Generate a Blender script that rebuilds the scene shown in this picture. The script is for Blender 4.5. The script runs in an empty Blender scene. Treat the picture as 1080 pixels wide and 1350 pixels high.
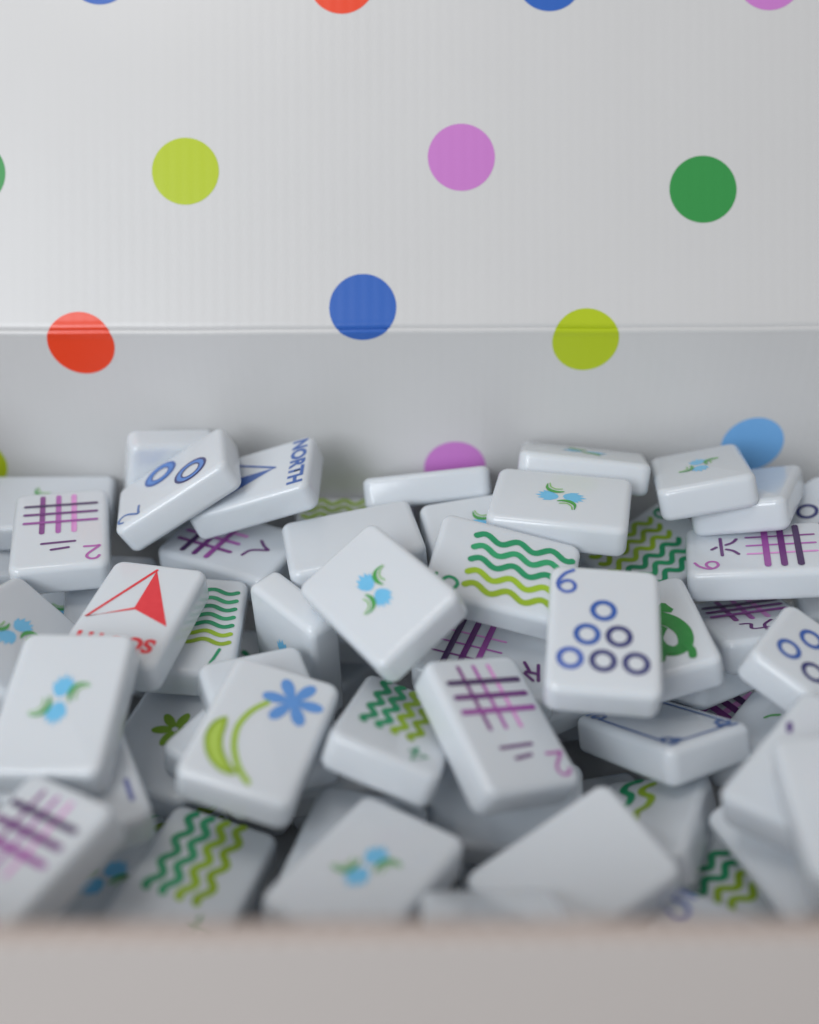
import bpy, bmesh, math, random
import numpy as np
from mathutils import Matrix, Vector, Quaternion

# ------------------------------------------------------------------ scene, camera, light
scene = bpy.context.scene
MM = 0.001
CAMZ = 0.225                      # camera height above the table; poses below are mm from the camera
PITCH, ROLL = math.radians(36.0), math.radians(0.33)

cam = bpy.data.cameras.new("camera")
cam.sensor_fit = 'VERTICAL'
cam.sensor_height = 36.0
cam.lens = 36.0 * 1400.0 / 1350.0
cam.clip_start, cam.clip_end = 0.005, 20.0
cam.dof.use_dof = True
cam.dof.focus_distance = 0.261
cam.dof.aperture_fstop = 4.1
cam.dof.aperture_blades = 9
cam_o = bpy.data.objects.new("camera", cam)
scene.collection.objects.link(cam_o)
fw = Vector((0, math.cos(PITCH), -math.sin(PITCH)))
up0 = Vector((0, math.sin(PITCH), math.cos(PITCH)))
rt0 = Vector((1, 0, 0))
rt = rt0 * math.cos(ROLL) - up0 * math.sin(ROLL)
up = rt0 * math.sin(ROLL) + up0 * math.cos(ROLL)
m = Matrix((rt, up, -fw)).transposed().to_4x4()
m.translation = (0, 0, CAMZ)
cam_o.matrix_world = m
scene.camera = cam_o

world = bpy.data.worlds.new("World")
scene.world = world
world.use_nodes = True
world.node_tree.nodes["Background"].inputs[0].default_value = (1.0, 0.96, 0.945, 1)
world.node_tree.nodes["Background"].inputs[1].default_value = 0.30

def area(name, loc, target, size, power, color):
    d = bpy.data.lights.new(name, 'AREA')
    d.shape = 'RECTANGLE'
    d.size, d.size_y = size
    d.energy = power
    d.color = color
    o = bpy.data.objects.new(name, d)
    scene.collection.objects.link(o)
    o.location = loc
    o.rotation_euler = (Vector(target) - Vector(loc)).to_track_quat('-Z', 'Y').to_euler()
    return o
# a tall window to the left of the box and a soft ceiling bounce over it
area("window_light", (-0.42, -0.40, 0.56), (0.0, 0.2, 0.06), (0.46, 0.46), 4.5, (0.90, 0.95, 1.0))
area("ceiling_light", (-0.18, 0.12, 0.76), (0.0, 0.14, 0.05), (0.24, 0.24), 0.75, (1.0, 0.97, 0.94))

scene.view_settings.view_transform = 'Standard'
scene.view_settings.look = 'None'
scene.view_settings.gamma = 1.0
scene.view_settings.exposure = 0.0
scene.cycles.use_denoising = True
scene.cycles.max_bounces = 14
scene.cycles.diffuse_bounces = 8

COL = scene.collection
# ------------------------------------------------------------------ helpers
def lin(c):
    return tuple(((v / 255) / 12.92 if v / 255 <= 0.04045 else ((v / 255 + 0.055) / 1.055) ** 2.4) for v in c)

def tag(o, label=None, cat=None, group=None, kind=None):
    if label: o["label"] = label
    if cat: o["category"] = cat
    if group: o["group"] = group
    if kind: o["kind"] = kind
    return o

def mesh_obj(name, me, parent=None, mat=None):
    if mat is not None and not me.materials:
        me.materials.append(mat)
    o = bpy.data.objects.new(name, me)
    COL.objects.link(o)
    if parent is not None:
        o.parent = parent
    return o

def from_bm(bm, name, smooth=False):
    me = bpy.data.meshes.new(name)
    bm.normal_update()
    bm.to_mesh(me)
    bm.free()
    if smooth:
        for p in me.polygons:
            p.use_smooth = True
    return me

# ------------------------------------------------------------------ materials
def principled(name):
    mt = bpy.data.materials.new(name)
    mt.use_nodes = True
    nt = mt.node_tree
    return mt, nt, nt.nodes["Principled BSDF"]

def tile_material():
    mt, nt, b = principled("tile_acrylic")
    N, L = nt.nodes, nt.links
    tc = N.new("ShaderNodeTexCoord")
    n1 = N.new("ShaderNodeTexNoise"); n1.inputs["Scale"].default_value = 55; n1.inputs["Detail"].default_value = 3
    L.new(tc.outputs["Object"], n1.inputs["Vector"])
    info = N.new("ShaderNodeObjectInfo")
    mix = N.new("ShaderNodeMix"); mix.data_type = 'RGBA'
    mix.inputs[6].default_value = (0.705, 0.75, 0.797, 1)
    mix.inputs[7].default_value = (0.76, 0.80, 0.84, 1)
    L.new(info.outputs["Random"], mix.inputs[0])
    L.new(mix.outputs[2], b.inputs["Base Color"])
    b.inputs["Subsurface Weight"].default_value = 0.3
    b.inputs["Subsurface Radius"].default_value = (0.8, 1.0, 1.15)
    b.inputs["Subsurface Scale"].default_value = 0.0016
    b.inputs["IOR"].default_value = 1.5
    mr = N.new("ShaderNodeMapRange")
    mr.inputs["To Min"].default_value = 0.09; mr.inputs["To Max"].default_value = 0.20
    L.new(n1.outputs["Fac"], mr.inputs["Value"]); L.new(mr.outputs[0], b.inputs["Roughness"])
    n2 = N.new("ShaderNodeTexNoise"); n2.inputs["Scale"].default_value = 260; n2.inputs["Detail"].default_value = 2
    L.new(tc.outputs["Object"], n2.inputs["Vector"])
    bp = N.new("ShaderNodeBump"); bp.inputs["Strength"].default_value = 0.12; bp.inputs["Distance"].default_value = 0.0003
    L.new(n2.outputs["Fac"], bp.inputs["Height"]); L.new(bp.outputs["Normal"], b.inputs["Normal"])
    return mt
TILE = tile_material()

_ink = {}
def ink(rgb):
    """enamel filled into an engraved stroke; slight unevenness of the colour"""
    if rgb in _ink: return _ink[rgb]
    mt, nt, b = principled("ink_%d_%d_%d" % rgb)
    N, L = nt.nodes, nt.links
    tc = N.new("ShaderNodeTexCoord")
    n = N.new("ShaderNodeTexNoise"); n.inputs["Scale"].default_value = 420; n.inputs["Detail"].default_value = 4
    L.new(tc.outputs["Object"], n.inputs["Vector"])
    c = [min(1, v * 1.25) for v in lin(rgb)]
    mix = N.new("ShaderNodeMix"); mix.data_type = 'RGBA'
    mix.inputs[6].default_value = (*[v * 0.82 for v in c], 1)
    mix.inputs[7].default_value = (*[v * 0.92 + 0.025 for v in c], 1)
    L.new(n.outputs["Fac"], mix.inputs[0])
    L.new(mix.outputs[2], b.inputs["Base Color"])
    b.inputs["Roughness"].default_value = 0.30
    _ink[rgb] = mt
    return mt

def card_material(name, rgb, gain=1.35, stripes=0.13, rough=0.34, cap=0.725):
    """coated corrugated card: flutes show through as faint upright ridges"""
    mt, nt, b = principled(name)
    N, L = nt.nodes, nt.links
    tc = N.new("ShaderNodeTexCoord")
    c = [min(cap, v * gain) for v in lin(rgb)]
    n = N.new("ShaderNodeTexNoise"); n.inputs["Scale"].default_value = 30; n.inputs["Detail"].default_value = 5
    L.new(tc.outputs["Object"], n.inputs["Vector"])
    mix = N.new("ShaderNodeMix"); mix.data_type = 'RGBA'
    mix.inputs[6].default_value = (*[v * 0.97 for v in c], 1)
    mix.inputs[7].default_value = (*c, 1)
    L.new(n.outputs["Fac"], mix.inputs[0]); L.new(mix.outputs[2], b.inputs["Base Color"])
    mr = N.new("ShaderNodeMapRange"); mr.inputs["To Min"].default_value = rough - 0.06; mr.inputs["To Max"].default_value = rough + 0.08
    L.new(n.outputs["Fac"], mr.inputs["Value"]); L.new(mr.outputs[0], b.inputs["Roughness"])
    b.inputs["Coat Weight"].default_value = 0.14
    b.inputs["Coat Roughness"].default_value = 0.2
    # flutes: irregular vertical ridges about 3.2 mm apart
    w = N.new("ShaderNodeTexWave"); w.wave_type = 'BANDS'; w.bands_direction = 'X'; w.wave_profile = 'SIN'
    w.inputs["Scale"].default_value = 100.0
    w.inputs["Distortion"].default_value = 0.6
    w.inputs["Detail"].default_value = 1.0
    w.inputs["Detail Scale"].default_value = 0.3
    L.new(tc.outputs["Object"], w.inputs["Vector"])
    big = N.new("ShaderNodeTexNoise"); big.inputs["Scale"].default_value = 11; big.inputs["Detail"].default_value = 2
    L.new(tc.outputs["Object"], big.inputs["Vector"])
    fine = N.new("ShaderNodeTexNoise"); fine.inputs["Scale"].default_value = 900; fine.inputs["Detail"].default_value = 2
    L.new(tc.outputs["Object"], fine.inputs["Vector"])
    b1 = N.new("ShaderNodeBump"); b1.inputs["Strength"].default_value = stripes; b1.inputs["Distance"].default_value = 0.00012
    L.new(w.outputs["Fac"], b1.inputs["Height"])
    b2 = N.new("ShaderNodeBump"); b2.inputs["Strength"].default_value = 0.35; b2.inputs["Distance"].default_value = 0.002
    L.new(big.outputs["Fac"], b2.inputs["Height"]); L.new(b1.outputs["Normal"], b2.inputs["Normal"])
    b3 = N.new("ShaderNodeBump"); b3.inputs["Strength"].default_value = 0.05; b3.inputs["Distance"].default_value = 0.0002
    L.new(fine.outputs["Fac"], b3.inputs["Height"]); L.new(b2.outputs["Normal"], b3.inputs["Normal"])
    L.new(b3.outputs["Normal"], b.inputs["Normal"])
    return mt
WHITE_CARD = card_material("coated_white_card", (216, 214, 213))
OUTER_CARD = card_material("outer_white_card", (205, 198, 195), gain=0.92, rough=0.5)

def kraft_material():
    mt, nt, b = principled("raw_card_edge")
    N, L = nt.nodes, nt.links
    tc = N.new("ShaderNodeTexCoord")
    w = N.new("ShaderNodeTexWave"); w.bands_direction = 'X'; w.inputs["Scale"].default_value = 90; w.inputs["Distortion"].default_value = 2
    L.new(tc.outputs["Object"], w.inputs["Vector"])
    r = N.new("ShaderNodeValToRGB")
    r.color_ramp.elements[0].color = (0.40, 0.31, 0.26, 1)
    r.color_ramp.elements[1].color = (0.58, 0.50, 0.46, 1)
    L.new(w.outputs["Fac"], r.inputs[0]); L.new(r.outputs[0], b.inputs["Base Color"])
    b.inputs["Roughness"].default_value = 0.85
    return mt
KRAFT = kraft_material()

# ------------------------------------------------------------------ the box
# all in mm in the camera's frame: x right, y away, z up with the camera at z = 0
def W3(x, y, z):
    return Vector((x * MM, y * MM, z * MM + CAMZ))
YB, YFI, ZT, ZFLOOR = 256.0, 82.0, -126.0, -222.0
XL, XR, TH = -141.0, 141.0, 3.0

def slab(name, lo, hi, parent, mat, bevel=0.6):
    bm = bmesh.new()
    a, b = W3(*lo), W3(*hi)
    bmesh.ops.create_cube(bm, size=1.0)
    for v in bm.verts:
        v.co = Vector((a[i] + (v.co[i] + 0.5) * (b[i] - a[i]) for i in range(3)))
    if bevel:
        bmesh.ops.bevel(bm, geom=bm.edges[:], offset=bevel * MM, segments=2, affect='EDGES', profile=0.5)
    return mesh_obj(name, from_bm(bm, name), parent, mat)

table = slab("table", (-900, -500, -240), (900, 1100, -225.2), None, card_material("pale_table", (196, 192, 188), stripes=0.0, rough=0.5), bevel=0)
tag(table, kind="structure")

box = bpy.data.objects.new("cardboard_box", None)
COL.objects.link(box)
tag(box, "white polka dot cardboard box with its lid open, holding the pile of tiles", "box")

slab("box_floor", (XL - TH, YFI - TH, -225.0), (XR + TH, YB + TH, ZFLOOR), box, WHITE_CARD, 0.2)
fwall = slab("front_wall", (XL - TH, YFI - TH, ZFLOOR + 0.05), (XR + TH, YFI, ZT - 0.35), box, OUTER_CARD, 0.3)
slab("side_wall", (XL - TH, YFI + 0.05, ZFLOOR + 0.05), (XL, YB - 0.05, ZT - 1.0), box, WHITE_CARD, 0.4)
slab("side_wall", (XR, YFI + 0.05, ZFLOOR + 0.05), (XR + TH, YB - 0.05, ZT - 1.0), box, WHITE_CARD, 0.4)

# raw cut edge along the top of the front wall: two liners and a fluted middle
def wavy_edge():
    bm = bmesh.new()
    n = 260
    rows = []
    for i in range(n + 1):
        x = XL - TH + (XR - XL + 2 * TH) * i / n
        j = 0.12 * math.sin(i * 0.9) + 0.10 * math.sin(i * 0.37 + 1)
        z = ZT - 0.05 + 0.10 * math.sin(i * 0.21) + 0.06 * math.sin(i * 1.7)
        rows.append([bm.verts.new(W3(x, y, zz)) for y, zz in
                     ((YFI - TH + 0.1, ZT - 0.5), (YFI - TH + 0.25 + j * .3, z), (YFI - 1.5, z - 0.12), (YFI - 0.25 + j * .3, z), (YFI - 0.1, ZT - 0.5))])
    for i in range(n):
        for k in range(4):
            bm.faces.new((rows[i][k], rows[i + 1][k], rows[i + 1][k + 1], rows[i][k + 1]))
    bmesh.ops.recalc_face_normals(bm, faces=bm.faces[:])
    return from_bm(bm, "cut_edge", True)
mesh_obj("cut_edge", wavy_edge(), fwall, KRAFT)

# back wall and lid: one sheet folded at the crease; the crease itself is a pressed groove with a lip
LID_D = Vector((0, math.sin(PITCH), math.cos(PITCH)))       # the lid leans back like this
LID_N = Vector((0, -math.cos(PITCH), math.sin(PITCH)))
CREASE = (YB, ZT)
def wob(x):
    return 0.16 * math.sin(x * 0.05 + 1.0) + 0.08 * math.sin(x * 0.17 + 2.0)
def sheet(name, prof, parent, mat, x0=XL - TH, x1=XR + TH, nx=90, bulge=0.0):
    """a sheet of card from a profile of (y, z) points, front side first, given 3 mm of thickness"""
    bm = bmesh.new()
    rows = []
    for i in range(nx + 1):
        x = x0 + (x1 - x0) * i / nx
        row = []
        for k, (y, z) in enumerate(prof):
            w = wob(x)
            row.append(bm.verts.new(W3(x, y + w * 0.6, z + w * 0.4)))
        rows.append(row)
    for i in range(nx):
        for k in range(len(prof) - 1):
            bm.faces.new((rows[i][k], rows[i + 1][k], rows[i + 1][k + 1], rows[i][k + 1]))
    me = from_bm(bm, name, True)
    return mesh_obj(name, me, parent, mat)

def lidp(s, n=0.0):
    """point s mm up the lid from the crease and n mm off its face"""
    return (YB + LID_D.y * s + LID_N.y * n, ZT + LID_D.z * s + LID_N.z * n)
LIDLEN = 178.0
back_prof = [(YB + TH, ZFLOOR), (YB, ZFLOOR), (YB, -180), (YB, -150), (YB, ZT - 2.6), (YB - 0.12, ZT - 1.6), (YB - 0.18, ZT - 0.9), (YB + 0.05, ZT - 0.45), (YB + 0.55, ZT - 0.12),
             (YB + TH, ZT - 0.3), (YB + TH, ZFLOOR)]
lid_prof = [lidp(0.1, -3.0), lidp(0.0, -0.55), lidp(0.35, -0.35), lidp(0.75, -0.03), lidp(1.4, 0.08), lidp(2.4, 0.0), lidp(40), lidp(90), lidp(140), lidp(LIDLEN), lidp(LIDLEN, -3.0), lidp(0.1, -3.0)]
back_wall = sheet("back_wall", back_prof, box, WHITE_CARD)
lid = sheet("lid", lid_prof, box, WHITE_CARD)
# tuck flap at the free end of the lid, folded forward, and the lid's side flaps, all out of the picture
f0 = lidp(LIDLEN - 3)
flap = sheet("tuck_flap", [(f0[0] + LID_N.y * 0.2, f0[1] + LID_N.z * 0.2), (f0[0] + LID_N.y * 34, f0[1] + LID_N.z * 34),
                           (f0[0] + LID_N.y * 34 + LID_D.y * 2.4, f0[1] + LID_N.z * 34 + LID_D.z * 2.4), (f0[0] + LID_N.y * 0.2 + LID_D.y * 2.4, f0[1] + LID_N.z * 0.2 + LID_D.z * 2.4)], lid, WHITE_CARD, nx=20)

# printed dots.  unfolded coordinates: x in mm, s in mm above (+) or below (-) the crease
PXL = 281.4 / 1400.0                      # mm per photo pixel on the lid plane
DOT_R = 44.2 * PXL
def dot_mesh(x, s, r=DOT_R):
    bm = bmesh.new()
    def P(a, b):                          # unfolded (x, s) -> 3D, 0.06 mm off the card
        if b > 2.4:
            y, z = lidp(b, 0.06)
        elif b > 0:
            prof = [(0.0, -0.50), (0.35, -0.29), (0.75, 0.03), (1.4, 0.14), (2.4, 0.06)]
            nn = np.interp(b, [p[0] for p in prof], [p[1] for p in prof])
            y, z = lidp(b, nn)
        else:
            ys = np.interp(-b, [0, 0.12, 0.45, 0.9, 1.6, 2.6], [0.49, 0.48, -0.02, -0.25, -0.19, -0.06])
            y, z = YB + ys, ZT + b
        return W3(a, y + wob(a) * 0.6, z + wob(a) * 0.4)
    n = 64
    srows = sorted({-r, r} | {r * math.sin(math.pi * (i / 28 - 0.5)) for i in range(29)} | {v - s for v in (-2.6, -1.6, -0.9, -0.45, -0.12, 0.001, 0.35, 0.75, 1.4, 2.4) if abs(v - s) < r})
    prev = None
    for h in srows:
        w = math.sqrt(max(0, r * r - h * h))
        row = [bm.verts.new(P(x - w + 2 * w * k / 8, s + h)) for k in range(9)]
        if prev:
            for k in range(8):
                bm.faces.new((prev[k], prev[k + 1], row[k + 1], row[k]))
        prev = row
    bmesh.ops.remove_doubles(bm, verts=bm.verts[:], dist=1e-7)
    me = from_bm(bm, "printed_dot", True)
    return me
DOTC = dict(lime=(166, 184, 24), purple=(186, 116, 187), green=(48, 137, 68), blue=(42, 91, 172), red=(255, 62, 28), sky=(110, 166, 228))
_dm = {}
def dotmat(c):
    if c not in _dm:
        _dm[c] = card_material("dot_ink_" + c, DOTC[c], gain=1.36, cap=0.95)
    return _dm[c]
lid_dots = [("lime", 247.5, 227), ("purple", 611, 209.5), ("green", 929, 251), ("green", -34, 231), ("blue", 136, -36), ("red", 455, -24), ("blue", 728, -27), ("purple", 1018, -29),
            ("blue", 480, 407.3), ("red", 105, 457), ("lime", 775, 452), ("purple", -180, 20), ("red", 1230, 190), ("purple", 300, -260), ("lime", 620, -240), ("sky", 900, -270), ("green", 10, -230)]
for c, px, py in lid_dots:
    x = (px - 540) * PXL
    s = (435.0 - py) * PXL - 0.00576 * x
    d = mesh_obj("printed_dot", dot_mesh(x, s), lid if s > -2 else back_wall, dotmat(c))
for c, x, s in [("purple", 13.2, -44.3), ("sky", 97.8, -36.8), ("lime", -124.8, -41.9)]:
    mesh_obj("printed_dot", dot_mesh(x, s, DOT_R * 1.0), back_wall, dotmat(c))

# ------------------------------------------------------------------ tiles
TW, TLEN, TT = 24.0, 34.2, 8.7
def tile_body():
    bm = bmesh.new()
    bmesh.ops.create_cube(bm, size=1.0)
    for v in bm.verts:
        v.co = Vector((v.co.x * TW, v.co.y * TLEN, v.co.z * TT)) * MM
    ve = [e for e in bm.edges if abs((e.verts[0].co - e.verts[1].co).z) > 1e-6]
    bmesh.ops.bevel(bm, geom=ve, offset=2.8 * MM, segments=6, affect='EDGES', profile=0.5)
    he = [e for e in bm.edges if len(e.link_faces) == 2 and any(abs(f.normal.z) > 0.9 for f in e.link_faces) and not all(abs(f.normal.z) > 0.9 for f in e.link_faces)]
    bm.normal_update()
    he = [e for e in bm.edges if sum(abs(f.normal.z) > 0.9 for f in e.link_faces) == 1]
    bmesh.ops.bevel(bm, geom=he, offset=1.8 * MM, segments=5, affect='EDGES', profile=0.5)
    me = from_bm(bm, "tile_body", True)
    me.materials.append(TILE)
    return me
BODY = tile_body()

def catmull(pts, n=6):
    out = []
    P = [pts[0]] + list(pts) + [pts[-1]]
    for i in range(1, len(P) - 2):
        p0, p1, p2, p3 = (np.array(P[j], float) for j in (i - 1, i, i + 1, i + 2))
        for k in range(n):
            t = k / n
            out.append(tuple(0.5 * ((2 * p1) + (-p0 + p2) * t + (2 * p0 - 5 * p1 + 4 * p2 - p3) * t * t + (-p0 + 3 * p1 - 3 * p2 + p3) * t ** 3)))
    out.append(tuple(pts[-1]))
    return out

ZOFF = [0]
def ribbon(pts, width, closed=False, taper=None, lift=0.0):
    """an engraved, paint-filled stroke: a ribbon with a concave section that just clears the face"""
    pts = [np.array(p, float) for p in pts]
    n = len(pts)
    bm = bmesh.new()
    prof = [-1, -0.6, 0, 0.6, 1]
    rows = []
    def add(c, nrm, w):
        rows.append([bm.verts.new(((c[0] + nrm[0] * s * w) * MM, (c[1] + nrm[1] * s * w) * MM, (TT / 2 + 0.02 + lift + 0.07 * s * s) * MM)) for s in prof])
    for i, p in enumerate(pts):
        a = pts[(i - 1) % n] if (closed or i > 0) else p
        b = pts[(i + 1) % n] if (closed or i < n - 1) else p
        t = b - a
        t = t / (np.linalg.norm(t) + 1e-9)
        nr = np.array([-t[1], t[0]])
        w = width / 2 * (taper(i / max(1, n - 1)) if taper else 1.0)
        if not closed and i == 0 and not taper:
            for q in (80, 55, 28):
                add(p - t * w * math.sin(math.radians(q)), nr, w * math.cos(math.radians(q)))
        add(p, nr, w)
        if not closed and i == n - 1 and not taper:
            for q in (28, 55, 80):
                add(p + t * w * math.sin(math.radians(q)), nr, w * math.cos(math.radians(q)))
    m_ = len(rows)
    for i in range(m_ if closed else m_ - 1):
        r0, r1 = rows[i], rows[(i + 1) % m_]
        for k in range(4):
            bm.faces.new((r0[k], r0[k + 1], r1[k + 1], r1[k]))
    bmesh.ops.recalc_face_normals(bm, faces=bm.faces[:])
    me = from_bm(bm, "stroke", True)
    if me.polygons and sum(p.normal.z for p in me.polygons) < 0:
        me.flip_normals()
    return me

def filled(poly, lift=0.0):
    bm = bmesh.new()
    vs = [bm.verts.new((x * MM, y * MM, (TT / 2 + 0.035 + lift) * MM)) for x, y in poly]
    f = bm.faces.new(vs)
    bmesh.ops.triangulate(bm, faces=[f])
    me = from_bm(bm, "fill")
    if sum(p.normal.z for p in me.polygons) < 0:
        me.flip_normals()
    return me

def circle(cx, cy, r, n=28):
    return [(cx + r * math.cos(2 * math.pi * i / n), cy + r * math.sin(2 * math.pi * i / n)) for i in range(n)]

# colours of the paints, as they look in the photograph
DKBLUE, MIDBLUE, BLUE = (44, 48, 110), (48, 90, 168), (66, 98, 180)
G1, G2, LIME, LIME2 = (30, 146, 98), (44, 158, 106), (156, 190, 38), (146, 176, 34)
P1, P2, P3, PK1, PK2, PK3 = (72, 40, 92), (112, 48, 122), (158, 78, 160), (134, 66, 138), (178, 100, 178), (222, 150, 212)
SKY, LEAF, RED, DRG = (112, 190, 232), (70, 158, 72), (226, 48, 58), (26, 134, 52)
TEXTB, PETAL = (58, 96, 168), (92, 146, 212)

# a mark is (part name, mesh key, mesh builder, colour)
_cache = {}
def M_(name, key, build, rgb):
    k = (name, key, rgb)
    if k not in _cache:
        me = build()
        me.name = name
        me.materials.append(ink(rgb))
        _cache[k] = me
    return (name, _cache[k])

def stroke(name, pts, w, rgb, smooth=False, closed=False, taper=None, lift=0.0, key=None):
    pts2 = catmull(pts) if smooth else pts
    return M_(name, (tuple(map(tuple, pts)), w, smooth, closed, lift, taper is not None, key), lambda: ribbon(pts2, w, closed, taper, lift), rgb)

def ring(x, y, r, w, rgb, lift=0.0):
    return stroke("ring", circle(x, y, r), w, rgb, closed=True, lift=lift)

def poly(name, pts, rgb, lift=0.0):
    return M_(name, (tuple(map(tuple, pts)), lift), lambda: filled(pts, lift), rgb)

def wave(u, v0, v1, rgb, w=1.25, amp=0.85, periods=2.75, ph=0.0, axis='v'):
    n = 44
    pts = []
    for i in range(n + 1):
        t = i / n
        a = amp * math.sin(2 * math.pi * periods * t + ph)
        s = v0 + (v1 - v0) * t
        pts.append((u + a, s) if axis == 'v' else (s, u + a))
    return stroke("wave_line", pts, w, rgb)

NUM = {
    2: [(-1.7, 1.6), (-1.0, 2.6), (0.4, 2.7), (1.3, 1.7), (0.9, 0.4), (-0.6, -1.2), (-1.8, -2.6), (-0.4, -2.5), (1.9, -2.6)],
    4: [(1.0, -2.8), (1.0, 2.7), (-1.8, -0.8), (2.0, -0.8)],
    5: [(1.5, 2.6), (-1.0, 2.6), (-1.3, 0.5), (0.2, 0.8), (1.4, -0.3), (1.2, -1.9), (0.0, -2.7), (-1.5, -2.1)],
    6: [(1.2, 2.9), (-0.4, 1.9), (-1.6, 0.0), (-1.5, -1.6), (-0.3, -2.6), (1.2, -2.2), (1.6, -0.9), (0.8, 0.1), (-0.5, 0.0), (-1.5, -1.0)],
    7: [(-1.6, 2.6), (1.7, 2.6), (0.6, 0.4), (-0.4, -2.8)],
    8: [(0.2, 0.2), (-1.3, 1.4), (0, 2.7), (1.3, 1.4), (0.2, 0.2), (-1.5, -1.2), (0, -2.7), (1.5, -1.2), (0.2, 0.2)],
}
def numeral(d, x, y, rgb, w=0.75, k=1.0):
    return stroke("numeral", [(x + a * k, y + b * k) for a, b in NUM[d]], w, rgb, smooth=(d not in (4, 7)))

def crak(num, char, wu=1.2, wv=1.0, shift=0.0):
    out = []
    for u, c in ((4.6, PK1), (0.6, PK2), (-3.3, PK3)):
        out.append(stroke("grid_stroke", [(u + .15, -13.9 + shift), (u, -6 + shift), (u - .1, 2.2 + shift)], wv, c))
    for v, c in ((-9.8, P1), (-6.0, P2), (-2.2, P3)):
        out.append(stroke("grid_stroke", [(-8.9, v + shift + .1), (0, v + shift), (8.9, v + shift - .1)], wu, c, lift=0.09))
    for st in char:
        out.append(stroke("character_stroke", st, 0.85, (104, 52, 116), smooth=len(st) > 2))
    if num:
        out.append(numeral(num, -7.9, 12.1, (182, 104, 176)))
    return out
CH2 = [[(-3.6, 6.8), (4.3, 7.0)], [(-2.1, 9.3), (1.9, 9.8)]]
CH6 = [[(-0.6, 10.7), (0.4, 9.6)], [(-3.6, 8.3), (4.6, 8.5)], [(-0.8, 7.2), (-1.6, 5.6), (-3.2, 4.4)], [(1.4, 7.2), (2.4, 5.6), (4.0, 4.6)]]
CH4 = [[(1.6, 8.2), (4.4, 10.4)], [(1.4, 11.5), (6.3, 12.8)], [(4.4, 9.4), (4.2, 12.2)], [(5.0, 9.2), (6.6, 11.6)]]
CH9 = [[(-3.4, 9.6), (2.6, 9.8), (2.2, 6.2), (4.4, 5.4)], [(-0.2, 12.2), (-0.6, 8.0), (-3.2, 5.0)]]
CH8 = [[(4.2, 5.6), (2.2, 7.6), (1.2, 9.6)], [(-3.6, 7.4), (-1.4, 8.6), (-0.4, 10.8)]]
CH7 = [[(4.2, 5.8), (1.4, 6.8), (-0.4, 10.8)], [(-3.4, 7.0), (-1.6, 9.0), (-0.6, 10.9)]]

def tulip_pair():
    out = []
    for s in (1, -1):
        pts = [(-1.7, 0.8), (-2.7, 2.4), (-2.9, 4.6), (-2.1, 4.1), (-1.8, 6.1), (-1.0, 5.0), (-0.3, 6.9), (0.3, 5.1), (1.2, 6.2), (1.3, 4.5), (2.2, 4.9), (1.7, 2.6), (0.6, 0.9), (-0.6, 0.3)]
        out.append(poly("tulip_petal", [(s * (x * 0.86 + 0.3), s * (y * 0.9 + 0.2)) for x, y in pts], SKY))
        spine = [(2.2, -0.7), (1.8, 0.9), (2.2, 2.7), (3.5, 3.8), (5.4, 3.8)]
        out.append(stroke("leaf", [(s * x, s * y) for x, y in spine], 1.0, LEAF, smooth=True, taper=lambda t: 0.12 + 0.95 * math.sin(math.pi * min(1, t * 0.92 + 0.06)) ** 1.3, lift=0.05))
        out.append(stroke("leaf_vein", [(s * x, s * y) for x, y in [(3.2, 0.0), (3.0, 1.6), (3.9, 2.9), (5.4, 3.3)]], 0.3, (120, 186, 70), smooth=True, lift=0.10))
    return out

def text_mark(txt, x, y, size, rgb, rot=0.0, name="lettering"):
    def build():
        cu = bpy.data.curves.new("t", 'FONT')
        cu.body = txt
        cu.size = size * MM
        cu.align_x = 'CENTER'; cu.align_y = 'CENTER'
        cu.offset = 0.25 * MM
        cu.space_character = 1.02
        o = bpy.data.objects.new("t", cu)
        COL.objects.link(o)
        dg = bpy.context.evaluated_depsgraph_get()
        me = bpy.data.meshes.new_from_object(o.evaluated_get(dg))
        bpy.data.objects.remove(o)
        bpy.data.curves.remove(cu)
        me.materials.clear()
        R = Matrix.Rotation(rot, 4, 'Z')
        for v in me.vertices:
            v.co = R @ Vector((v.co.x * 1.0, v.co.y, 0)) + Vector((x * MM, y * MM, (TT / 2 + 0.04) * MM))
        return me
    return M_(name, (txt, x, y, size, rot), build, rgb)

def wind(txt, flip, rgb, half):
    s = -1 if flip else 1
    cy = -3.6
    tip, l, r, n = (0, 10.6), (-9.9, -7.6), (9.9, -7.6), (0, -3.2)
    f = lambda p: (s * p[0], s * p[1] + cy)
    out = [poly("arrow_half", [f(tip), f(r), f(n)] if not flip else [f(tip), f(r), f(n)], rgb),
           stroke("arrow_outline", [f(p) for p in (tip, l, n)] , 0.75, rgb),
           text_mark(txt, 0, 10.5 if flip else 13.2, 5.7, rgb)]
    return out

def bam4():
    return [wave(6.6, -15, 6.8, G1, 1.75, 0.95, 3.4), wave(3.1, -15, 6.8, G2, 1.75, 0.95, 3.4), wave(-0.4, -15.2, 6.8, LIME, 1.75, 0.95, 3.4), wave(-4.0, -15.4, 6.8, LIME2, 1.75, 0.95, 3.4), numeral(4, -6.4, 12.2, G1, 0.9)]
def bam5():
    us = (6.9, 3.35, -0.3, -4.0, -7.7)
    return [wave(u, 8.0, -15.2, c, w=1.6, amp=0.95, periods=2.9) for u, c in zip(us, (G1, G2, G1, LIME, LIME2))] + [numeral(5, -8.2, 12.3, G1, 0.85)]
def bam6():
    us = (8.6, 5.2, 1.8, -1.6, -5.0, -8.4)
    return [wave(u, 8.0, -14.8, c, w=1.5, amp=1.1, periods=3.5) for u, c in zip(us, (G1, G2, G1, LIME, LIME2, LIME))] + [numeral(6, -8.0, 12.6, G1, 0.85)]
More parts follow.
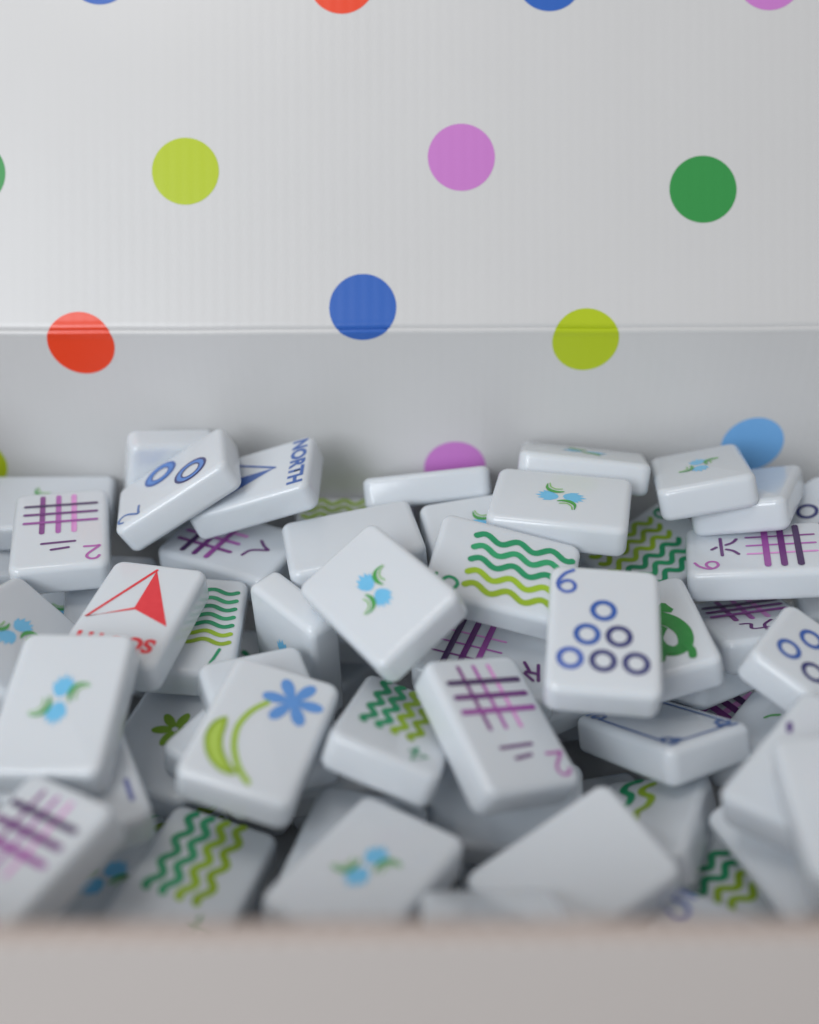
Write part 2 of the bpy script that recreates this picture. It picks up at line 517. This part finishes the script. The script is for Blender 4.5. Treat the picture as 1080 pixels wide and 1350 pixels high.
def bam7():
    vs = (-11.4, -8.3, -5.3, -2.3, 0.6, 3.6, 6.5)
    return [wave(v, -9.7, 8.8, c, w=1.3, amp=0.7, periods=2.3, axis='u') for v, c in zip(vs, (G1, G2, G1, G2, G1, LIME, LIME2))] + [numeral(7, -7.4, 11.8, G1, 0.8)]

def daffodil():
    out = []
    cx, cy = 3.8, 8.1
    for k in range(6):
        a = math.radians(3 + 60 * k)
        ca, sa = math.cos(a), math.sin(a)
        pts = []
        for i in range(20):
            t = 2 * math.pi * i / 20
            lx, ly = 3.6 + 3.0 * math.cos(t), 1.6 * math.sin(t) * (0.86 + 0.2 * math.cos(t))
            pts.append((cx + lx * ca - ly * sa, cy + lx * sa + ly * ca))
        out.append(poly("petal", pts, PETAL, lift=0.01 * k))
    out.append(poly("flower_centre", circle(cx, cy, 1.7), PETAL, lift=0.08))
    out.append(stroke("stem", [(-1.1, 5.9), (-3.3, 2.6), (-4.4, -2.0), (-3.6, -6.4), (-2.0, -9.7), (-0.2, -12.2), (2.4, -14.5)], 1.25, LIME, smooth=True))
    leaf = catmull([(-7.5, -1.0), (-9.1, -3.1), (-9.3, -6.5), (-8.1, -9.6), (-6.0, -12.1), (-3.2, -13.6), (-0.7, -13.4), (-2.6, -12.0), (-5.1, -9.2), (-6.5, -6.0), (-6.9, -3.2), (-7.5, -1.0)], 4)[:-1]
    out.append(poly("leaf", leaf, (176, 204, 84)))
    out.append(stroke("leaf_outline", leaf, 0.8, LIME2, closed=True, lift=0.06))
    return out

def lime_flower():
    out = []
    for k in range(6):
        a = math.radians(20 + 60 * k)
        ca, sa = math.cos(a), math.sin(a)
        pts = []
        for i in range(16):
            t = 2 * math.pi * i / 16
            lx, ly = 3.0 + 2.4 * math.cos(t), 1.15 * math.sin(t)
            pts.append((0.6 + lx * ca - ly * sa, 0.9 + lx * sa + ly * ca))
        out.append(poly("petal", pts, (122, 160, 36), lift=0.01 * k))
    return out

def dragon():
    out = []
    body = [(0.6, 4.2), (3.4, 1.6), (5.4, -1.2), (6.5, -5.2), (5.6, -9.4), (2.9, -10.6), (0.6, -8.6), (0.2, -5.0), (1.9, -2.0), (2.9, -1.2)]
    out.append(stroke("dragon_body", body, 3.7, DRG, smooth=True, taper=lambda t: 1.15 - 0.45 * t))
    out.append(poly("dragon_head", [(3.6, 6.6), (4.6, 7.4), (5.4, 6.9), (6.0, 5.2), (6.6, 3.9), (5.8, 2.9), (4.6, 3.6), (3.4, 4.4), (1.6, 4.8), (0.2, 5.8), (1.8, 6.0)], DRG, lift=0.05))
    out.append(stroke("dragon_tail", [(5.6, -9.6), (6.4, -11.6), (6.1, -13.8)], 1.8, DRG, smooth=True, lift=0.08))
    out.append(stroke("dragon_claw", [(2.6, -10.6), (0.6, -10.2), (-0.6, -12.4)], 1.5, DRG, smooth=True, lift=0.06))
    return out

def soap():
    c = (74, 104, 160)
    out = [stroke("frame_line", [(-9.0, -10.5), (-9.0, 10.5)], 0.75, c), stroke("frame_line", [(9.0, -10.5), (9.0, 10.5)], 0.75, c),
           stroke("frame_line", [(-5.8, -14.0), (5.8, -14.0)], 0.75, c), stroke("frame_line", [(-5.8, 14.0), (5.8, 14.0)], 0.75, c)]
    for sx in (-1, 1):
        for sy in (-1, 1):
            out.append(stroke("corner_scroll", [(sx * 9.0, sy * 10.2), (sx * 7.0, sy * 10.8), (sx * 6.6, sy * 12.4), (sx * 8.0, sy * 13.2), (sx * 9.3, sy * 12.4), (sx * 8.6, sy * 11.4)], 1.0, c, smooth=True, lift=0.05))
            out.append(stroke("corner_scroll", [(sx * 5.6, sy * 14.0), (sx * 6.0, sy * 12.6), (sx * 7.4, sy * 14.4), (sx * 9.2, sy * 14.6)], 1.0, c, smooth=True, lift=0.08))
    return out

def dots6():
    out = [numeral(6, -8.3, 11.9, BLUE, 0.85, 1.15)]
    for x, y, c in ((-0.2, 4.3, MIDBLUE), (-3.6, -2.4, MIDBLUE), (3.1, -2.4, DKBLUE), (-7.0, -8.9, BLUE), (-0.2, -9.0, DKBLUE), (6.6, -9.1, DKBLUE)):
        out.append(ring(x, y, 2.3, 1.2, c))
    return out
def dots2():
    out = [numeral(2, -7.8, 12.3, (84, 116, 176), 0.7, 1.15)]
    for x, y, c in ((5.0, 2.8, MIDBLUE), (-4.4, -6.8, DKBLUE)):
        out += [ring(x, y, 4.55, 0.9, c), ring(x, y, 3.55, 1.35, (84, 132, 206), lift=0.03), ring(x, y, 2.75, 0.4, c, lift=0.06)]
    return out
def dots_side():
    return [ring(3.3, -11.0, 2.3, 1.1, MIDBLUE), ring(-4.2, -8.4, 2.3, 1.1, MIDBLUE), ring(5.1, -4.2, 2.3, 1.1, DKBLUE), ring(-2.2, -1.4, 2.3, 1.1, DKBLUE), ring(-0.6, 5.4, 2.3, 1.1, MIDBLUE), numeral(6, -8, 12, BLUE)]
def dot1():
    return [ring(-1.0, 7.2, 2.4, 1.0, DKBLUE), ring(-1.0, -1.0, 2.4, 1.0, DKBLUE), ring(-1.0, -9.0, 2.4, 1.0, MIDBLUE)]

DESIGN = {
    'crak2': lambda: crak(2, CH2, 0.95, 1.35), 'crak2b': lambda: crak(2, CH2, 1.35, 1.0), 'crak6': lambda: crak(6, CH6, 1.6, 0.75), 'crak4': lambda: crak(0, CH4, 1.5, 0.6),
    'crak8': lambda: crak(0, CH7, 1.5, 1.2), 'crak9': lambda: crak(0, CH9, 1.8, 1.4), 'crak0': lambda: crak(0, CH6, 2.2, 1.6),
    'dots6': dots6, 'dots2': dots2, 'dots_side': dots_side, 'dot1': dot1, 'north': lambda: wind("NORTH", False, TEXTB, 1), 'south': lambda: wind("SOUTH", True, RED, 1),
    'bam4': bam4, 'bam5': bam5, 'bam6': bam6, 'bam7': bam7, 'tulip': tulip_pair, 'daffodil': daffodil, 'lime': lime_flower, 'dragon': dragon, 'soap': soap,
    'five': lambda: [numeral(5, -7.2, 11.9, BLUE, 0.9, 1.2)] + [ring(x, y, 2.3, 1.1, MIDBLUE) for x, y in ((-5, 3), (5, 3), (0, -3), (-5, -9), (5, -9))],
    'bar': lambda: [stroke("numeral", [(9.1, -6.8), (9.0, -12.0)], 1.0, (104, 112, 168))],
    'tick': lambda: [stroke("stroke", [(-9.2, 6.2), (-8.2, 4.4)], 1.2, (90, 60, 130))],
    'bamcurl': lambda: [stroke("wave_line", [(-3.5, 14.9), (-6.0, 13.6), (-6.4, 10.8), (-4.2, 8.4), (-4.0, 5.0), (-6.0, 2.0)], 1.8, G1, smooth=True), stroke("wave_line", [(0, 12.8), (-2.0, 11.0), (-1.6, 8.8), (0.8, 6.6), (0.6, 3.0), (-1.2, 0.5), (-0.8, -3.0)], 1.8, LIME2, smooth=True)],
    'bamdark': lambda: [wave(v, -8.5, 8.5, c, w=1.6, amp=1.0, periods=2.6, axis='u') for v, c in ((-3.6, G1), (0.0, G1), (3.5, LIME2), (7.0, LIME2))],
    'leaftip': lambda: [stroke("leaf", [(-2.4, 0.0), (-1.2, 1.0), (0.6, 1.2)], 0.9, LEAF, smooth=True)],
    None: lambda: [],
}
_designs = {}
def design(k):
    if k not in _designs:
        _designs[k] = DESIGN[k]()
    return _designs[k]

PLACED = []
def place_tile(t, q, dsg, label, group=None):
    root = bpy.data.objects.new("mahjong_tile", None)
    COL.objects.link(root)
    root.rotation_mode = 'QUATERNION'
    root.location = W3(*t)
    root.rotation_quaternion = q
    root.empty_display_size = 0.005
    tag(root, label, "tile", group or "mahjong tiles heaped in the box")
    mesh_obj("tile_body", BODY, root)
    for name, me in design(dsg):
        mesh_obj(name, me, root)
    PLACED.append((np.array(Quaternion(q).to_matrix()), np.array(t, float)))
    return root
# ------------------------------------------------------------------ the heap
# poses measured from the photograph: centre (mm) and rotation of every tile that shows
POSES = {
    'crak2_left': (-89.91, 218.43, -167.15, -0.1160, 0.0363, 0.0085, 0.9926),
    'dots2': (-60.67, 230.01, -159.15, -0.6051, 0.2071, 0.1548, -0.7530),
    'north': (-40.43, 232.74, -160.78, -0.6930, -0.1212, 0.1143, 0.7015),
    'crak_under_north': (-47.56, 225.99, -178.06, -0.5305, 0.0117, 0.0178, 0.8474),
    'south': (-63.83, 185.33, -166.38, 0.1056, -0.0110, -0.0102, 0.9943),
    'blank_mid': (-14.29, 213.29, -166.25, -0.7732, -0.0153, 0.0497, 0.6321),
    'flower_diamond': (-6.36, 181.10, -156.02, -0.3025, -0.2086, -0.0569, 0.9283),
    'flower_left_big': (-71.10, 152.94, -161.21, 0.9954, 0.0942, -0.0051, -0.0175),
    'stand_edge': (-27.86, 193.06, -181.70, 0.6298, 0.6760, -0.2616, -0.2791),
    'bam7': (-53.42, 193.10, -176.92, -0.0042, 0.0580, -0.0070, 0.9983),
    'flower_gray': (-92.53, 179.23, -166.85, 0.9302, -0.1160, 0.3037, -0.1702),
    'bam5': (21.63, 193.96, -160.09, 0.7739, 0.1423, -0.0443, 0.6155),
    'flower_back_mid': (37.68, 215.14, -156.28, -0.6218, -0.0016, 0.0203, 0.7829),
    'crak6': (87.23, 208.39, -167.42, -0.7685, 0.1099, 0.0201, -0.6300),
    'flower_right_back': (76.78, 230.28, -157.78, -0.9755, 0.1705, 0.1263, 0.0572),
    'blank_right_back': (89.81, 228.99, -162.97, 0.9526, -0.1717, -0.1454, -0.2047),
    'dot_far_right': (112.15, 224.78, -171.35, -0.9622, 0.0094, 0.1621, -0.2186),
    'flower_thin': (46.78, 239.12, -159.27, 0.6347, -0.1780, -0.1278, -0.7410),
    'upright_left': (-67.70, 246.56, -169.66, 0.6703, 0.7163, 0.1886, 0.0440),
    'edge_blank': (5.19, 242.42, -167.95, -0.6693, 0.1709, 0.2498, 0.6786),
    'flower_under_bam5': (21.33, 218.47, -166.25, 0.7675, 0.0415, 0.0020, -0.6397),
    'bam6_deep': (65.41, 224.90, -179.94, -0.8962, -0.0694, -0.0212, 0.4376),
    'dragon': (57.67, 185.06, -172.53, -0.9869, 0.0467, 0.1506, -0.0353),
    'dots6': (41.61, 169.52, -157.39, -0.9934, -0.0891, 0.0164, 0.0705),
    'crak2_mid': (17.64, 153.81, -168.99, 0.2022, -0.1847, 0.0592, -0.9600),
    'bam4_mid': (-3.28, 156.24, -173.30, -0.1314, -0.1428, -0.1831, -0.9638),
    'daffodil': (-31.02, 149.92, -166.55, -0.9888, -0.0043, -0.0847, 0.1228),
    'under_daffodil_left': (-35.68, 163.85, -181.20, -0.9563, -0.0105, -0.0813, 0.2806),
    'under_daffodil_back': (-31.18, 161.72, -174.38, -0.9766, -0.0499, -0.0700, -0.1973),
    'bam4_front': (-43.90, 128.33, -186.64, -0.1321, -0.0737, -0.0905, -0.9843),
    'flower_front': (-8.45, 119.60, -172.54, 0.9556, -0.0921, -0.0063, -0.2798),
    'under_flower_front': (-11.75, 131.53, -182.95, 0.9890, -0.0885, 0.0160, -0.1171),
    'blank_front': (30.68, 121.44, -175.51, 0.8564, 0.1162, -0.0516, -0.5004),
    'blank_rim': (13.76, 99.16, -158.51, 0.9302, -0.3667, 0.0024, 0.0168),
    'frame_tile': (57.08, 165.51, -184.49, 0.9336, -0.2641, 0.0086, 0.2422),
    'dots_right': (91.80, 166.27, -168.43, 0.4314, -0.0962, 0.1092, -0.8904),
    'crak_deep_right': (85.80, 197.19, -181.06, -0.0158, -0.0649, 0.2150, 0.9743),
    'deep_side': (70.12, 195.91, -191.62, -0.9363, 0.2242, 0.0059, -0.2701),
    'deep_flower_right': (86.09, 169.42, -187.67, 0.9107, -0.1220, -0.2385, -0.3144),
    'deep_crak_right': (74.39, 186.72, -202.46, -0.4482, 0.0038, -0.0166, -0.8938),
    'right_low': (78.75, 135.40, -161.93, 0.9155, -0.0031, -0.1362, -0.3786),
    'right_steep': (77.51, 117.25, -149.92, -0.9898, 0.0857, 0.1026, 0.0482),
    'right_front': (76.36, 129.76, -175.27, 0.9435, -0.1062, -0.2805, 0.1410),
    'bam_deep_front': (64.01, 132.81, -194.80, 0.3087, 0.0138, -0.0886, -0.9469),
    'five_front': (51.29, 104.41, -181.21, -0.9662, 0.0687, -0.0103, 0.2481),
    'bam_corner': (50.15, 142.46, -187.79, 0.9452, -0.2043, -0.1927, -0.1664),
    'under_crak2_mid': (20.83, 151.54, -192.00, -0.7312, -0.0828, 0.0156, -0.6769),
    'flower_sliver': (-89.20, 210.92, -189.39, 0.9136, -0.0831, 0.0679, -0.3922),
    'corner_under_south': (-78.22, 211.91, -182.84, 0.9854, -0.0499, 0.1155, 0.1142),
    'flower_far_left': (-100.60, 240.95, -174.44, -0.7478, 0.0107, -0.0507, 0.6619),
    'left_extreme': (-122.91, 225.64, -180.24, 0.8133, -0.1088, 0.0749, -0.5667),
    'bam_deep_back': (-15.75, 243.48, -183.78, -0.7067, 0.0164, 0.0014, 0.7073),
    'lime_deep': (-55.10, 167.61, -187.87, -0.9887, -0.0104, -0.0127, 0.1490),
    'bar_lean': (-68.40, 142.90, -172.70, 0.9735, -0.0011, 0.0066, 0.2286),
    'flower_deep_left': (-63.66, 131.17, -191.90, 0.9433, -0.1031, 0.0643, -0.3089),
    'crak2_front': (-70.53, 114.87, -162.52, 0.2758, -0.1215, -0.0228, 0.9532),
    'crak4_under': (19.66, 184.73, -179.08, -0.5672, -0.0069, -0.0020, 0.8235),
    'under_dots6': (40.29, 189.06, -187.51, 0.8488, 0.0315, 0.0175, -0.5274),
}
TILES = [
    ('crak2_left', 'crak2', 'white tile with purple grid, two short bars and a 2, lying flat by the wall'),
    ('dots2', 'dots2', 'white tile with two large blue double rings, propped on the NORTH tile'),
    ('north', 'north', 'white tile lettered NORTH in blue with a blue arrow, under the tile of two rings'),
    ('crak_under_north', 'crak8', 'white tile with purple crossed strokes, half hidden under the NORTH tile'),
    ('south', 'south', 'white tile with a red arrowhead and red lettering, under a tulip tile'),
    ('blank_mid', None, 'plain white tile lying under the tilted square-on tulip tile beside the green wave tile'),
    ('flower_diamond', 'tulip', 'white tulip tile turned cornerwise on top of the plain tile, beside the five-wave tile'),
    ('flower_left_big', 'tulip', 'white tulip tile lying across the lettering of the red arrowhead tile'),
    ('stand_edge', 'tulip', 'white tulip tile standing on its end between the cornerwise tulip tile and the daffodil tile'),
    ('bam7', 'bam7', 'white tile with seven green and lime wave lines, tucked beneath the red arrowhead tile'),
    ('flower_gray', 'tulip', 'shaded tulip tile tilted away from the light in front of the two-bar grid tile'),
    ('bam5', 'bam5', 'white tile with five bold green and lime wave lines, partly under the six-ring tile'),
    ('flower_back_mid', 'tulip', 'white tulip tile lying flat behind the tile of five bold waves'),
    ('crak6', 'crak6', 'white tile with purple grid, six character and small purple 6, lying level'),
    ('flower_right_back', 'tulip', 'white tulip tile leaning back in front of the light blue dot on the wall'),
    ('blank_right_back', None, 'plain white tile leaning behind the tulip tile below the light blue dot'),
    ('dot_far_right', 'dot1', 'white tile with dark blue rings lying low behind the purple 6 tile'),
    ('flower_thin', 'tulip', 'white tulip tile tilted back against the back wall, its face almost edge-on'),
    ('upright_left', None, 'plain white tile standing upright against the back wall behind the two-ring tile'),
    ('edge_blank', None, 'white tile resting on its long edge below the purple dot on the wall'),
    ('flower_under_bam5', 'tulip', 'tulip tile with one green leaf showing, caught between wave tile and flat tulip tile'),
    ('bam6_deep', 'bam6', 'shadowed tile with six green wave lines deep behind the six-ring tile'),
    ('dragon', 'dragon', 'white tile with a green coiled dragon, half under the six-ring tile'),
    ('dots6', 'dots6', 'white tile with a pyramid of six blue rings and a blue 6'),
    ('crak2_mid', 'crak2b', 'white tile with purple grid, two bars and a 2, sloping beside the six-ring tile'),
    ('bam4_mid', 'bam4', 'white tile with four zigzag wave lines leaning under the sloping purple grid tile'),
    ('daffodil', 'daffodil', 'white tile with a blue six-petal flower on a lime stem'),
    ('under_daffodil_left', None, 'plain white tile directly beneath the blue flower tile, one corner sticking out'),
    ('under_daffodil_back', None, 'plain white tile wedged under the top edge of the blue flower tile'),
    ('bam4_front', 'bam4', 'white tile with four upright wave lines, close to the front wall of the box'),
    ('flower_front', 'tulip', 'white tulip tile lying beside the front wall of the box, below the zigzag wave tile'),
    ('under_flower_front', None, 'plain white tile beneath the tulip tile at the front wall'),
    ('blank_front', None, 'large-looking plain white tile lying cornerwise at the front wall'),
    ('blank_rim', None, 'white tile pressed against the front wall, only its top strip showing'),
    ('frame_tile', 'soap', 'white tile with a blue scrolled border frame, below the six-ring tile'),
    ('dots_right', 'dots_side', 'white tile with blue rings at one end, tilted above the scrolled frame tile'),
    ('crak_deep_right', 'crak9', 'white tile with purple strokes, mostly hidden beneath the purple 6 tile'),
    ('deep_side', None, 'shadowed plain tile deep between the dragon tile and the scrolled frame tile'),
    ('deep_flower_right', 'leaftip', 'shadowed tile behind the scrolled frame tile with a green leaf tip showing'),
    ('deep_crak_right', 'crak0', 'dark purple marked tile at the bottom of the gap behind the scrolled frame tile'),
    ('right_low', 'tick', 'white tile with one small purple tick, beneath a steep plain tile'),
    ('right_steep', None, 'plain white tile resting on top of the tile with the purple tick'),
    ('right_front', None, 'plain white tile sloping down to the front wall below the purple tick tile'),
    ('bam_deep_front', 'bamdark', 'shadowed tile with dark green and lime waves deep near the front wall'),
    ('five_front', 'five', 'white tile with a blue 5 lying low by the front wall'),
    ('bam_corner', 'bamcurl', 'white tile with green and lime wave ends showing under the scrolled frame tile'),
    ('under_crak2_mid', None, 'plain white tile beneath the sloping purple grid tile'),
    ('flower_sliver', 'tulip', 'tulip tile showing as a sliver under the flat two-bar grid tile'),
    ('corner_under_south', None, 'white tile with one rounded corner showing behind the red arrowhead tile'),
    ('flower_far_left', 'tulip', 'tulip tile lying against the back wall behind the flat two-bar grid tile'),
    ('left_extreme', 'crak2', 'white tile beside the flat two-bar grid tile, by the side wall'),
    ('bam_deep_back', 'bam6', 'shadowed green wave tile in the gap beside the NORTH tile at the back wall'),
    ('lime_deep', 'lime', 'shadowed tile with a lime green flower in the gap beside the blue flower tile'),
    ('bar_lean', 'bar', 'narrow showing tile with one grey blue bar, under the large tulip tile'),
    ('flower_deep_left', 'tulip', 'shadowed tulip tile in the gap beside the four upright waves'),
    ('crak2_front', 'crak2b', 'white tile with blurred purple grid leaning on the tulip tile near the front wall'),
    ('crak4_under', 'crak4', 'white tile with three heavy purple strokes under the five-wave tile'),
    ('under_dots6', None, 'plain white tile beneath the six-ring tile'),
]
for key, dsg, label in TILES:
    p = POSES[key]
    place_tile(p[:3], p[3:], dsg, label)

# tiles further down: dropped into whatever room is left, each to the lowest free height
HALF = np.array([TW, TLEN, TT]) / 2
def clear(Ra, ta, Rb, tb):
    d = ta - tb
    C = np.cross(Ra.T[:, None, :], Rb.T[None, :, :]).reshape(9, 3)
    n = np.linalg.norm(C, axis=1)
    A = np.vstack([Ra.T, Rb.T, C[n > 0.05] / n[n > 0.05][:, None]])
    return ((np.abs(A @ Ra) @ HALF + np.abs(A @ Rb) @ HALF - np.abs(A @ d)) < 0.25).any()
rnd = random.Random(11)
fillers = ['tulip', None, 'bam4', 'crak2', 'tulip', None, 'dots6', 'bam5', None]
NVIS = len(PLACED)
count = 0
for tries in range(620):
    x, y = rnd.uniform(XL + 15, XR - 15), rnd.uniform(YFI + 15, YB - 14)
    yaw, tx, ty = rnd.uniform(0, 6.28), rnd.gauss(0, 0.16), rnd.gauss(0, 0.16)
    if tries < 200: tx, ty = tx * 0.3, ty * 0.3
    q = (Matrix.Rotation(tx, 3, 'X') @ Matrix.Rotation(ty, 3, 'Y') @ Matrix.Rotation(yaw, 3, 'Z')).to_quaternion()
    R = np.array(q.to_matrix())
    ex = np.abs(R) @ HALF
    if x - ex[0] < XL + 0.5 or x + ex[0] > XR - 0.5 or y - ex[1] < YFI + 0.5 or y + ex[1] > YB - 0.5:
        continue
    near = [(Rb, tb) for Rb, tb in PLACED if abs(tb[0] - x) < 43 and abs(tb[1] - y) < 43]
    z = ZFLOOR + ex[2] + 0.2
    top = -170 if abs(x) > 0.4 * (y + 60) else -194
    while z + ex[2] < top - 0:
        t = np.array([x, y, z])
        if all(clear(R, t, Rb, tb) for Rb, tb in near if abs(tb[2] - z) < 44):
            place_tile((x, y, z), q, rnd.choice(fillers), *(("white tile lying low at the end of the heap beside a side wall", "tiles at the ends of the heap") if abs(x) > 100 else ("white tile buried in the shadowed lower layers of the heap", "tiles buried in the lower layers")))
            count += 1
            break
        z += 1.6
print("buried tiles", count)
